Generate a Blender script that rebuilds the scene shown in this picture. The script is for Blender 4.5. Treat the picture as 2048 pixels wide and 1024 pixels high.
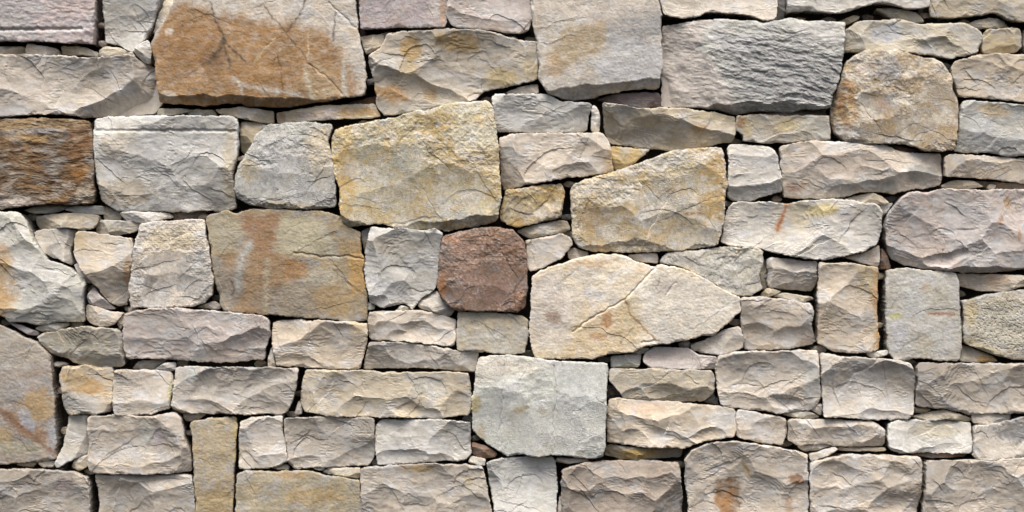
import bpy, math, random
import numpy as np

for o in list(bpy.data.objects):
    bpy.data.objects.remove(o, do_unlink=True)
scene = bpy.context.scene
COL = scene.collection

# ------------------------------------------------------------------ camera
S = 0.0015                     # metres per outline unit
ZC = 1.20                      # height of the picture centre above the footing
LENS = 62.0
DIST = 2048 * S * LENS / 36.0
cam_data = bpy.data.cameras.new('camera')
cam = bpy.data.objects.new('camera', cam_data)
COL.objects.link(cam)
cam.location = (0.0, -DIST, ZC)
cam.rotation_euler = (math.radians(90), 0, 0)
cam_data.lens = LENS
cam_data.sensor_width = 36.0
cam_data.clip_end = 200.0
scene.camera = cam

# ------------------------------------------------------------------ daylight (bright overcast)
SUN_EL, SUN_AZ = 62.0, -20.0   # degrees; azimuth measured from the wall's normal, minus = left
world = bpy.data.worlds.new('World')
scene.world = world
world.use_nodes = True
wn = world.node_tree
bg = wn.nodes['Background']
sky = wn.nodes.new('ShaderNodeTexSky')
sky.sky_type = 'NISHITA'
sky.sun_disc = False
sky.sun_elevation = math.radians(SUN_EL)
sky.sun_rotation = math.radians(180 + SUN_AZ)
sky.air_density = 1.0
sky.dust_density = 6.0
sky.ozone_density = 0.6
wn.links.new(sky.outputs[0], bg.inputs['Color'])
bg.inputs['Strength'].default_value = 0.07
sun_data = bpy.data.lights.new('sun', 'SUN')
sun = bpy.data.objects.new('sun', sun_data)
COL.objects.link(sun)
sun_data.energy = 1.5
sun_data.angle = math.radians(24)
sun_data.color = (1.0, 0.95, 0.875)
sun.rotation_euler = (math.radians(90 - SUN_EL), 0, math.radians(SUN_AZ))
sun.location = (0, -4, 6)
scene.view_settings.view_transform = 'Standard'
scene.view_settings.look = 'None'
scene.view_settings.gamma = 1.0
scene.view_settings.exposure = 1.46
scene.view_settings.use_curve_mapping = False

# ------------------------------------------------------------------ the stones
# colours as the eye reads them in flat daylight (sRGB); turned into reflectance below
PAL = {
 'beige': (203,195,183), 'warm': (201,190,173), 'pink': (199,190,184), 'mauve': (191,181,182), 'grey': (189,188,181),
 'lgrey': (208,206,199), 'pale': (211,212,203), 'cream': (236,226,206), 'sand': (207,195,169), 'yellow': (206,195,164),
 'tan': (188,176,155), 'olive': (178,167,143), 'ochre': (186,156,110), 'gold': (196,174,128), 'rust': (140,116,99), 'brown': (120,94,66),
 'umber': (128,116,104), 'maroon': (116,106,107), 'moss': (166,154,130), 'slate': (150,150,148), 'khaki': (194,186,168), 'taupe': (172,162,151), 'clay': (190,181,168),
}
# code | colour | style | forward offset | outline
RAW = '''
a1|mauve|strata|6|-120,-80 196,-80 194,0 190,50 188,90 150,88 60,84 0,84 -120,86
a2|lgrey|split|2|206,-60 206,0 206,84 233,88 262,106 272,94 290,72 304,58 314,25 322,-5 330,-60
a3|cream|wedge|-14|345,-20 328,0 318,25 306,58 304,74 311,73 328,46 340,22 352,5
a4|beige|flat|14|362,-60 352,5 333,45 316,70 305,90 311,116 316,143 320,185 323,207 355,210 400,211 480,208 500,214 552,216 600,212 650,206 680,198 729,193 735,154 729,109 718,61 713,0 712,-60
a5|mauve|flat|4|718,-60 720,0 723,60 800,57 893,55 896,20 896,-60
a6|pink|split|4|898,-60 897,5 893,35 905,52 946,58 985,60 1020,67 1042,69 1060,60 1066,31 1062,0 1062,-60
a7|beige|flat|10|1064,-60 1064,0 1067,51 1076,84 1079,157 1094,188 1129,201 1190,196 1210,188 1289,178 1320,178 1322,154 1327,130 1323,68 1323,31 1317,0 1316,-60
a8|beige|split|2|1322,-60 1321,0 1328,32 1350,37 1395,37 1422,24 1465,28 1500,32 1530,45 1550,40 1557,14 1558,-60
a8b|slate|wedge|-40|1555,-40 1579,-40 1576,38 1554,38
a9|lgrey|split|4|1576,-60 1574,0 1575,24 1608,21 1653,25 1690,25 1742,10 1762,5 1812,17 1853,18 1860,12 1860,-60
a10|tan|split|2|1864,-60 1862,10 1866,32 1900,36 1940,33 1990,27 2025,42 2048,45 2170,48 2170,-60
a11|khaki|wedge|-20|1758,14 1792,14 1838,22 1858,40 1840,43 1810,40 1785,30
a12|khaki|wedge|-10|1933,50 1956,40 1985,35 2014,41 2024,53 2000,55 1966,56
a13|khaki|wedge|-26|1678,42 1713,29 1727,28 1724,35 1700,46
b1|khaki|wedge|-16|-60,94 44,92 48,109 0,110 -60,110
b2|beige|wedge|-8|51,86 85,92 113,98 115,112 48,109
b3|khaki|wedge|-16|116,90 160,92 180,99 193,104 193,111 155,108 118,113
b4|khaki|wedge|-14|193,99 205,92 236,94 255,104 220,116 195,111
b5|lgrey|wedge|2|268,102 273,92 296,80 304,99 302,128 290,127 273,111
b6|beige|split|6|-120,112 0,111 110,113 190,118 220,117 245,113 267,107 275,120 300,130 312,140 316,165 321,205 308,227 240,232 185,236 147,234 113,230 60,231 0,236 -120,238
b7|khaki|wedge|-12|308,228 314,217 386,217 362,226 338,232
b8|khaki|wedge|-22|368,225 388,217 425,219 432,233 384,233
b9|tan|wedge|-4|428,219 483,214 545,222 545,247 514,244 476,236 435,226
b10|sand|wedge|0|548,224 570,222 650,212 748,207 762,232 745,235 680,238 600,244 553,246
b10b|rust|wedge|-46|676,212 700,200 750,188 756,206 700,212
b11|khaki|wedge|-8|720,72 765,68 770,82 758,94 732,108
b12|warm|split|8|742,113 768,93 773,72 800,67 837,65 905,63 950,63 990,70 1028,82 1077,86 1077,160 1055,166 1008,178 970,184 953,202 905,208 837,222 768,232 755,212 753,185 746,150 741,127
b13|beige|wedge|-6|1012,185 1042,174 1076,167 1079,187 1040,189
b14|maroon|wedge|-10|1196,197 1221,189 1290,184 1318,185 1327,199 1325,213 1286,215 1235,206
b15|grey|strata|10|1327,54 1358,48 1412,41 1485,43 1523,48 1585,40 1612,45 1690,46 1689,79 1684,116 1682,150 1675,174 1665,191 1661,218 1612,220 1575,225 1500,224 1475,230 1445,222 1400,217 1340,214 1326,212 1326,170 1328,110
b16|umber|wedge|-16|1499,223 1537,220 1580,227 1612,217 1660,217 1661,231 1502,232
b17|khaki|split|4|1690,60 1726,41 1750,43 1798,39 1843,50 1928,47 1966,65 1969,79 1952,106 1901,120 1874,113 1792,104 1690,103 1687,85
b18|tan|rough|12|1692,123 1730,103 1792,103 1819,111 1867,120 1887,132 1901,154 1903,185 1913,198 1916,222 1911,280 1908,301 1884,306 1853,304 1812,289 1778,290 1733,290 1692,284 1672,267 1665,236 1668,198 1682,164 1686,147
b19|rust|wedge|-18|1771,294 1785,287 1839,301 1833,308 1808,309 1791,303
b20|sand|split|-4|1968,78 1976,60 2043,58 2047,72 2046,98 2034,106 1970,106 1966,95
b20b|warm|split|-8|2056,56 2110,52 2170,54 2170,108 2060,106 2053,80
b21|warm|split|4|1908,126 1955,112 1990,109 2048,111 2170,113 2170,210 2048,205 1976,198 1921,191 1911,164 1904,143
b22|grey|split|2|1928,202 1997,207 2048,210 2170,214 2170,312 2048,310 2020,314 1983,306 1912,304 1920,267 1921,222
c1|brown|strata|8|-120,242 0,240 103,238 180,244 187,267 190,308 188,360 192,385 190,408 155,410 82,410 40,415 0,421 -120,424
c2|lgrey|split|8|192,240 222,234 308,234 466,234 478,240 479,300 472,330 466,350 469,375 473,418 449,423 350,423 236,424 202,402 195,368 191,340 189,300
c3|sand|wedge|-12|480,245 514,244 534,250 521,267 510,288 487,310 479,300
c4|grey|rough|6|535,251 562,248 620,246 661,248 667,254 658,284 668,318 671,350 673,380 673,414 637,421 569,419 541,419 507,412 476,398 470,382 472,358 477,340 494,308 514,270
c5|yellow|rough|16|666,285 673,260 720,252 785,239 816,229 837,222 850,226 902,210 953,205 980,206 988,222 991,240 997,284 1001,350 1004,384 999,430 994,444 946,455 905,462 850,460 803,461 770,450 730,452 700,455 690,447 683,425 679,382 671,352 667,320
c6|lgrey|split|2|985,196 995,190 1042,190 1098,190 1122,202 1163,205 1186,208 1180,232 1176,263 1100,266 1050,265 997,264 990,240
c7|cream|wedge|-4|1185,212 1190,210 1198,220 1201,235 1200,265 1184,263
c8|khaki|split|4|1207,208 1241,212 1290,220 1320,217 1371,219 1430,226 1474,235 1472,275 1466,284 1430,290 1395,301 1360,304 1300,297 1255,291 1222,287 1212,262
c9|khaki|split|0|1475,233 1537,231 1598,232 1661,232 1663,280 1619,282 1598,285 1526,287 1489,284 1487,272 1475,261
c10|beige|split|4|1000,276 1038,268 1100,267 1170,268 1207,266 1221,290 1226,325 1229,343 1200,350 1132,357 1095,365 1050,372 1010,379 1004,360 1002,320
c11|gold|wedge|-6|1224,294 1265,296 1304,299 1270,328 1245,342 1231,341 1226,318
c12|gold|rough|0|1014,381 1056,374 1100,369 1126,369 1131,388 1124,434 1085,446 1040,456 1018,453 999,440 1002,425 1008,402
c13|khaki|wedge|-8|1033,462 1066,452 1095,446 1124,441 1136,443 1144,460 1124,465 1085,473 1060,477 1045,470
c14|beige|split|0|1053,483 1084,477 1124,468 1144,477 1147,487 1135,504 1122,520 1088,537 1065,545 1056,538 1054,510
c15|beige|wedge|-10|1137,504 1149,496 1178,506 1178,513 1150,520 1139,520
c16|sand|rough|12|1153,366 1180,359 1214,350 1255,338 1303,318 1347,304 1385,300 1426,296 1445,297 1451,340 1453,374 1447,443 1441,470 1436,490 1399,499 1334,504 1255,506 1190,504 1156,494 1147,477 1144,425 1142,378
c17|lgrey|split|0|1456,300 1460,291 1482,290 1540,296 1551,304 1560,335 1566,360 1569,384 1527,395 1506,404 1465,400 1457,393 1458,340
c18|beige|split|6|1562,293 1598,287 1640,284 1690,286 1771,292 1793,304 1840,308 1884,309 1888,350 1887,369 1850,378 1812,381 1795,388 1760,385 1730,384 1699,394 1648,399 1600,398 1572,396 1568,370 1565,340
c19|warm|split|0|1888,313 1904,311 1990,313 2048,316 2170,320 2170,370 2048,365 1990,359 1930,357 1889,354
c20|khaki|wedge|-14|1887,371 1908,362 1938,360 1956,364 1975,373 1942,378 1898,378
c20b|umber|wedge|-30|1940,360 2060,368 2170,374 2170,384 2000,380
c21|pink|split|12|1814,386 1850,386 1887,379 1942,382 2048,381 2170,383 2170,540 2048,540 1990,546 1908,546 1850,538 1812,531 1786,519 1774,490 1772,453 1777,428 1795,404
c22|lgrey|split|6|1468,405 1537,405 1571,407 1653,400 1697,401 1718,407 1756,412 1764,425 1762,466 1752,490 1728,504 1687,514 1646,521 1612,519 1564,511 1526,499 1472,494 1444,487 1451,453 1456,425
c23|khaki|wedge|-8|1694,398 1745,386 1762,391 1783,405 1769,410 1752,408 1718,405
c24|beige|wedge|-8|1694,516 1732,507 1762,490 1763,511 1759,536 1728,526
c25|rust|wedge|-16|1764,540 1770,497 1777,507 1788,538
c26|grey|wedge|-18|1765,410 1792,406 1774,430 1767,440
d1|grey|wedge|-16|40,420 85,411 137,410 150,412 120,421 100,427 62,427
d2|lgrey|wedge|-8|125,421 147,412 204,412 205,429 175,429
d3|khaki|wedge|-24|200,440 204,412 237,428 237,440
d4|lgrey|wedge|-4|237,426 260,423 335,427 344,434 294,447 280,448 250,441
d5|umber|wedge|-30|336,424 414,422 384,440 340,442
d6|khaki|wedge|0|64,434 105,429 147,426 198,432 195,446 185,458 167,461 133,455 89,461 74,460 66,448
d7|khaki|wedge|-6|186,463 196,442 205,440 270,443 282,450 273,460 260,467 226,472 188,466
d8|pale|split|8|-120,426 0,425 24,424 44,429 58,446 65,466 82,497 99,521 143,535 172,566 167,590 169,645 133,645 72,650 17,644 12,636 -20,632 -120,635
d9|beige|split|-4|66,465 79,461 128,457 152,463 147,484 139,500 143,533 113,518 89,508 72,484
d10|warm|split|4|155,463 205,468 232,473 265,477 265,511 263,531 257,562 255,590 250,612 232,614 218,609 195,576 178,558 161,531 149,507 150,483
d11|pink|wedge|-8|144,530 157,526 171,545 187,566 175,568 157,552
d12|pink|wedge|-6|171,593 186,575 205,597 227,620 205,619 174,608
d13|beige|wedge|-2|171,610 191,615 219,624 248,627 234,643 226,651 205,655 178,648 168,634
d13b|warm|wedge|-12|247,630 249,645 237,662 230,648
d14|khaki|wedge|-10|65,658 85,649 130,647 134,652 116,662 79,665
d15|mauve|wedge|-14|8,645 34,651 72,665 72,673 55,672
d16|beige|rough|6|283,448 342,442 400,440 410,441 413,470 423,518 428,560 427,592 412,606 388,614 362,614 320,616 262,614 259,590 264,540 269,500 275,475
d16b|beige|wedge|-8|389,615 429,603 441,613 438,620
d17|moss|flat|4|412,434 452,422 476,428 497,420 541,420 590,422 644,425 680,432 692,452 712,460 721,467 724,507 731,521 726,542 733,572 736,603 735,641 692,644 658,639 606,637 552,632 521,629 446,622 440,603 429,552 422,494
d18|lgrey|split|6|744,455 796,460 816,458 850,462 871,458 885,467 883,490 878,545 874,580 847,596 826,621 810,606 785,612 765,616 741,607 736,576 729,538 732,504 739,480
d18b|beige|wedge|-14|721,463 742,455 737,484 729,507 724,487
d18c|pale|wedge|-8|732,604 750,613 748,620 733,621
d18d|pale|wedge|-10|790,622 803,612 820,618 816,626
d19|beige|wedge|-6|833,613 850,596 874,583 885,600 912,624 902,636 874,627 844,620
d20|rust|rough|10|886,473 919,466 953,458 1001,456 1028,461 1042,477 1052,487 1056,531 1057,579 1052,613 1038,626 974,624 919,623 902,617 880,590 876,562 878,538 881,504
d21|beige|split|0|737,640 741,624 796,623 847,622 905,638 914,641 912,680 906,694 871,691 820,683 741,681 738,660
d22|khaki|flat|-2|918,626 974,625 1042,631 1056,641 1058,674 1052,708 1008,708 915,702 914,670
d23|cream|flat|10|1066,552 1101,535 1142,521 1204,509 1248,512 1272,525 1310,535 1323,530 1368,538 1419,564 1450,583 1482,597 1483,625 1461,645 1428,673 1405,671 1371,684 1327,688 1289,693 1269,704 1221,708 1187,718 1115,718 1072,718 1063,694 1060,660 1064,600
d24|beige|wedge|-8|1257,511 1306,507 1318,509 1319,527 1270,522
d25|khaki|rough|2|1321,524 1334,508 1392,502 1450,496 1513,495 1529,503 1527,531 1521,552 1527,580 1503,592 1468,592 1427,569 1400,553 1368,536
d26|beige|split|-4|1537,520 1544,516 1636,525 1638,559 1626,585 1540,576
d26b|khaki|wedge|-26|1524,520 1538,522 1540,578 1526,580
d27|khaki|wedge|-10|1523,593 1537,577 1567,585 1533,597
d28|khaki|wedge|-10|1551,593 1571,587 1626,595 1632,600 1605,607
d29|beige|split|2|1481,598 1516,595 1550,598 1622,608 1630,623 1626,655 1636,685 1625,693 1591,698 1493,703 1490,680 1484,640
d30|warm|split|6|1640,527 1690,526 1758,537 1759,562 1757,634 1762,690 1758,702 1742,705 1708,707 1667,702 1637,688 1637,640 1635,580
d31|grey|flat|2|1776,541 1812,538 1887,545 1915,549 1920,566 1922,630 1926,680 1922,722 1887,722 1833,718 1809,722 1790,722 1779,700 1774,640 1773,590
d32|warm|wedge|0|1921,548 1985,550 2048,552 2170,555 2170,570 2048,573 2007,585 1956,581 1921,572
d33|khaki|pitted|6|1924,602 1973,591 2021,584 2048,581 2170,582 2170,725 2048,721 2021,719 1966,703 1930,688 1927,660 1929,630
d34|warm|wedge|-8|1925,725 1927,690 1962,703 1990,715 2001,723 1966,726
d35|lgrey|wedge|-2|1735,708 1778,701 1780,710 1747,718
e1|taupe|flat|4|-120,640 0,652 40,671 73,685 100,712 106,763 111,811 113,852 114,893 112,919 65,924 16,930 -20,931 -120,930
e2|khaki|split|4|74,672 130,659 178,653 236,659 246,672 247,730 226,737 185,735 147,729 125,717 104,711 80,688
e3|pink|split|6|252,626 308,618 362,617 446,624 521,632 538,638 543,668 539,684 531,700 530,720 490,724 446,727 350,722 256,718 250,695 249,660
e4|warm|split|4|547,644 590,640 692,645 735,648 737,682 729,715 721,741 680,740 637,737 554,734 549,700 545,670
e4b|beige|wedge|-8|536,715 543,695 550,736 535,736
e5|beige|split|0|741,685 802,688 871,694 919,703 959,706 952,747 891,741 820,738 729,740 728,730
e6|tan|split|2|120,756 127,735 171,732 224,737 227,752 226,810 222,824 191,830 137,830 129,810 126,783
e7|beige|split|2|230,742 280,740 342,744 345,770 342,817 308,828 260,832 232,831 227,804 228,770
e7b|khaki|wedge|-20|258,740 274,724 330,722 300,741
e7c|lgrey|wedge|-10|303,741 328,727 350,727 348,742
e8|beige|split|6|352,737 380,734 418,734 528,735 600,738 594,777 583,811 572,829 487,829 401,828 364,827 346,815 349,773 350,755
e9|khaki|split|6|610,741 658,741 750,744 826,746 895,746 939,748 944,787 939,831 878,839 820,836 751,835 658,833 612,825 603,804 606,770
e9b|beige|wedge|-8|588,830 597,803 605,815 603,831
e10|pale|rough2|12|961,716 997,710 1050,714 1118,723 1180,726 1217,727 1217,759 1211,790 1214,831 1211,865 1212,896 1206,915 1170,916 1130,911 1108,909 1076,915 1045,909 1018,912 997,902 960,879 946,860 946,828 944,797 952,766 955,735
e11|lgrey|wedge|-4|1223,714 1282,709 1284,716 1279,736 1223,736
e12|pale|wedge|-8|1262,706 1282,697 1302,698 1286,710
e13|pink|split|0|1287,725 1290,708 1310,696 1378,698 1395,709 1434,715 1438,730 1433,739 1364,739 1303,738
e14|beige|split|-2|1383,691 1425,676 1455,661 1479,654 1487,665 1491,697 1462,709 1427,711 1400,706 1385,699
e15|khaki|split|4|1220,740 1255,738 1358,741 1426,743 1431,760 1430,782 1412,805 1358,806 1289,803 1248,797 1235,780 1221,766
e15b|slate|wedge|-30|1214,772 1236,778 1244,798 1215,802
e15c|slate|wedge|-26|1412,808 1430,786 1443,814
e16|warm|split|6|1217,801 1235,796 1269,802 1358,806 1409,811 1440,814 1470,820 1473,850 1471,875 1434,879 1392,886 1375,897 1317,896 1255,891 1216,888 1215,845
e17|olive|wedge|-2|1213,900 1221,892 1296,898 1369,900 1366,919 1241,921 1231,917 1212,915
e18|beige|split|6|1437,714 1468,705 1537,704 1600,702 1637,702 1638,742 1643,787 1637,806 1622,822 1590,825 1561,828 1479,818 1444,811 1436,775 1432,740
e18b|khaki|wedge|-4|1568,831 1591,823 1619,824 1643,836 1622,841
e18c|beige|wedge|-4|1622,821 1632,809 1646,809 1645,833
e19|beige|split|6|1641,706 1680,712 1742,718 1785,720 1820,728 1831,749 1832,787 1829,828 1818,840 1785,842 1733,840 1690,836 1648,836 1647,800 1643,760
e20|clay|split|6|1833,735 1840,727 1921,727 2048,728 2170,729 2170,828 2048,827 1980,829 1939,830 1894,819 1834,814 1833,780
e20b|khaki|wedge|-4|1829,836 1867,824 1894,821 1949,840 1945,845 1890,840 1860,843
e20c|ochre|wedge|-8|1833,816 1866,819 1856,826 1833,828
e20d|beige|wedge|-6|1946,831 1969,828 2026,829 2026,845 1976,850 1950,848
f1|grey|split|-4|135,831 176,834 178,905 150,918 117,938 112,930 127,893 130,865
f1b|khaki|wedge|-8|137,936 150,920 176,910 176,934 157,944
f1c|cream|wedge|-4|72,929 89,922 111,924 106,935 82,937
f1d|khaki|wedge|-16|27,934 38,929 70,928 62,937
f2|clay|split|6|178,840 182,833 239,831 291,833 352,827 366,838 372,875 383,906 384,945 308,949 239,949 184,947 176,932 178,896
f2b|warm|wedge|-10|364,829 412,829 395,842 370,845
f3|olive|flat|4|383,846 418,838 473,835 475,865 472,910 469,950 468,1000 466,1090 396,1090 394,1020 390,970 391,920 386,880
f4|beige|split|2|481,846 500,837 567,833 567,866 573,886 577,925 560,934 541,938 490,940 479,937 479,900
f4b|khaki|wedge|-4|541,938 572,930 579,934 577,942
f5|clay|split|4|574,838 623,834 700,836 750,838 753,893 748,920 738,932 682,936 640,936 588,939 579,925 576,890 571,860
f5b|pale|wedge|-4|625,938 651,937 644,942
f5c|khaki|wedge|0|644,946 658,937 721,937 721,959
f6|lgrey|split|4|753,852 768,842 847,841 891,841 942,846 943,910 936,921 871,925 802,929 756,931 753,893
f7|rust|wedge|-6|944,886 973,893 996,910 990,917 960,919 944,910
f7b|sand|wedge|-6|937,927 943,915 970,920 970,934
f8|clay|split|4|-120,938 0,940 51,938 109,941 147,943 177,957 183,975 181,1024 180,1100 -120,1100
f9|clay|split|2|190,951 239,952 308,953 385,951 390,988 393,1024 394,1100 196,1100 196,1010
f10|olive|flat|4|476,948 494,942 555,943 620,943 650,950 700,958 721,962 723,985 727,1024 727,1100 470,1100 472,1024 474,980
f11|clay|split|6|724,938 744,934 813,930 870,928 932,929 967,935 973,964 980,999 986,1030 988,1100 728,1100 726,1010 722,970
f12|lgrey|split|2|975,926 1001,918 1060,916 1106,915 1113,930 1117,965 1115,1024 1115,1100 995,1100 990,1015 979,965
f12b|beige|wedge|-6|1111,927 1115,918 1176,920 1176,925 1139,929
f12c|beige|wedge|-12|1117,1010 1121,995 1127,1020 1126,1060 1117,1060
f13|taupe|split|6|1126,938 1173,926 1241,923 1300,923 1358,926 1363,958 1367,1002 1370,1100 1126,1100 1125,1010 1124,970
f14|beige|split|6|1370,916 1389,897 1426,886 1472,882 1515,889 1557,895 1615,907 1613,937 1618,970 1617,1024 1616,1100 1382,1100 1379,1010 1373,960
f14b|beige|wedge|-10|1598,896 1639,889 1667,894 1636,903 1612,905
f14c|beige|wedge|-2|1619,910 1670,896 1679,901 1656,913 1622,924
f14d|khaki|wedge|-12|1684,898 1773,898 1778,904 1680,904
f15|beige|split|0|1475,824 1482,821 1576,838 1577,870 1568,894 1537,888 1475,876 1474,850
f16|beige|split|2|1578,845 1583,839 1646,841 1745,845 1773,860 1773,896 1674,894 1639,889 1602,894 1578,881
f17|lgrey|split|2|1777,850 1790,843 1819,842 1887,843 1946,847 1947,880 1945,905 1867,908 1800,905 1780,899 1777,880
f17b|rust|wedge|-12|1815,909 1945,909 1935,916 1867,918
f18|beige|split|2|1949,853 1990,850 2026,842 2048,835 2170,833 2170,916 2048,915 2000,920 1957,924 1947,914 1949,880
f19|beige|split|6|1622,926 1660,915 1692,910 1765,911 1838,915 1845,927 1842,960 1845,985 1840,1024 1840,1100 1624,1100 1622,1010 1618,960
f20|beige|split|6|1851,930 1858,922 1921,921 2048,918 2170,917 2170,1100 1850,1100 1848,1024 1850,980
'''
# mineral stains: (x, y, half width, half height, turn in degrees, colour, strength, raggedness)
SPOT = {}
# ridge cuts: (x, y, downhill direction x, y, slope)   -- stone is pitched off beyond the point
CUT = {}
# chipped hollows: (x, y, half width, half height, depth)
HOLLOW = {}
# lines: (kind, width, colour or depth, points)
LINE = {}
LABEL = {}
# stained areas with an outline of their own: (points, colour, strength, softness of the edge)
LAYERED = [(1415,66),(1470,48),(1560,54),(1640,76),(1700,92),(1700,170),(1665,235),(1480,228),(1465,190),(1436,155),(1420,124),(1398,92)]
PATCH = {
 'a4': [([(290,95),(308,70),(330,40),(355,4),(392,12),(430,28),(455,30),(500,36),(560,44),(615,54),(660,72),(688,106),(706,148),(716,180),(700,230),(290,230)],(162,126,82),.96,8),
        ([(318,75),(370,42),(440,56),(450,110),(410,130),(360,120),(322,110)],(148,112,74),.55,8),
        ([(640,125),(676,150),(690,196),(650,205),(612,190),(608,140)],(196,178,146),.45,6)],
 'b15': [([(1300,40),(1420,40),(1395,95),(1425,130),(1445,165),(1475,215),(1300,230)],(200,190,182),.8,5),([(1440,80),(1560,75),(1690,120),(1670,210),(1490,210),(1450,150)],(160,161,162),.85,16)],
 'a7': [([(1125,60),(1205,40),(1215,60),(1200,110),(1165,120),(1120,145),(1098,150),(1105,110)],(178,160,130),.9,3),
        ([(1218,48),(1260,30),(1320,15),(1330,70),(1260,85),(1205,115)],(164,163,162),.9,4),
        ([(1190,125),(1240,80),(1330,90),(1330,170),(1250,165),(1200,170)],(190,192,196),.7,6)],
 'd17': [([(478,430),(566,424),(562,470),(546,500),(572,520),(526,536),(500,500),(492,462)],(150,116,86),.9,7),
         ([(440,505),(500,492),(590,520),(575,560),(540,600),(520,640),(470,620),(450,560)],(158,130,98),.85,5),
         ([(560,430),(650,440),(668,512),(590,505),(560,505),(552,490)],(180,174,150),.92,3),
         ([(705,515),(740,520),(740,585),(715,590),(700,560)],(184,156,112),.7,7)],
 'd23': [([(1315,538),(1490,596),(1490,628),(1400,675),(1320,690),(1290,662),(1258,602)],(224,219,208),.8,5),([(1060,560),(1120,540),(1150,600),(1130,680),(1060,690)],(212,204,196),.6,8),([(1150,650),(1250,600),(1290,660),(1250,710),(1120,720)],(214,190,146),.7,8)],
 'd8': [([(-130,480),(26,515),(36,580),(30,620),(10,640),(-130,640)],(188,156,108),.9,6)],
 'c1': [([(-130,388),(70,392),(86,408),(40,420),(-130,430)],(192,184,174),.95,2)],
 'f14': [([(1432,960),(1460,955),(1485,965),(1475,1030),(1450,1035),(1430,1000)],(128,98,66),.9,4),([(1432,990),(1466,985),(1464,1030),(1440,1030)],(170,126,78),.8,5)],
 'c22': [([(1570,405),(1580,408),(1568,440),(1560,462),(1545,462),(1556,446)],(178,128,84),.75,3)],
 'd30': [([(1745,545),(1765,545),(1765,700),(1748,700),(1752,640),(1742,600)],(196,156,98),.85,3)],
 'e10': [([(940,700),(1010,710),(1070,730),(1060,745),(1000,750),(950,770)],(206,198,184),.7,5),([(1112,735),(1215,740),(1215,900),(1118,900)],(199,201,197),.6,10)],
}
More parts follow.
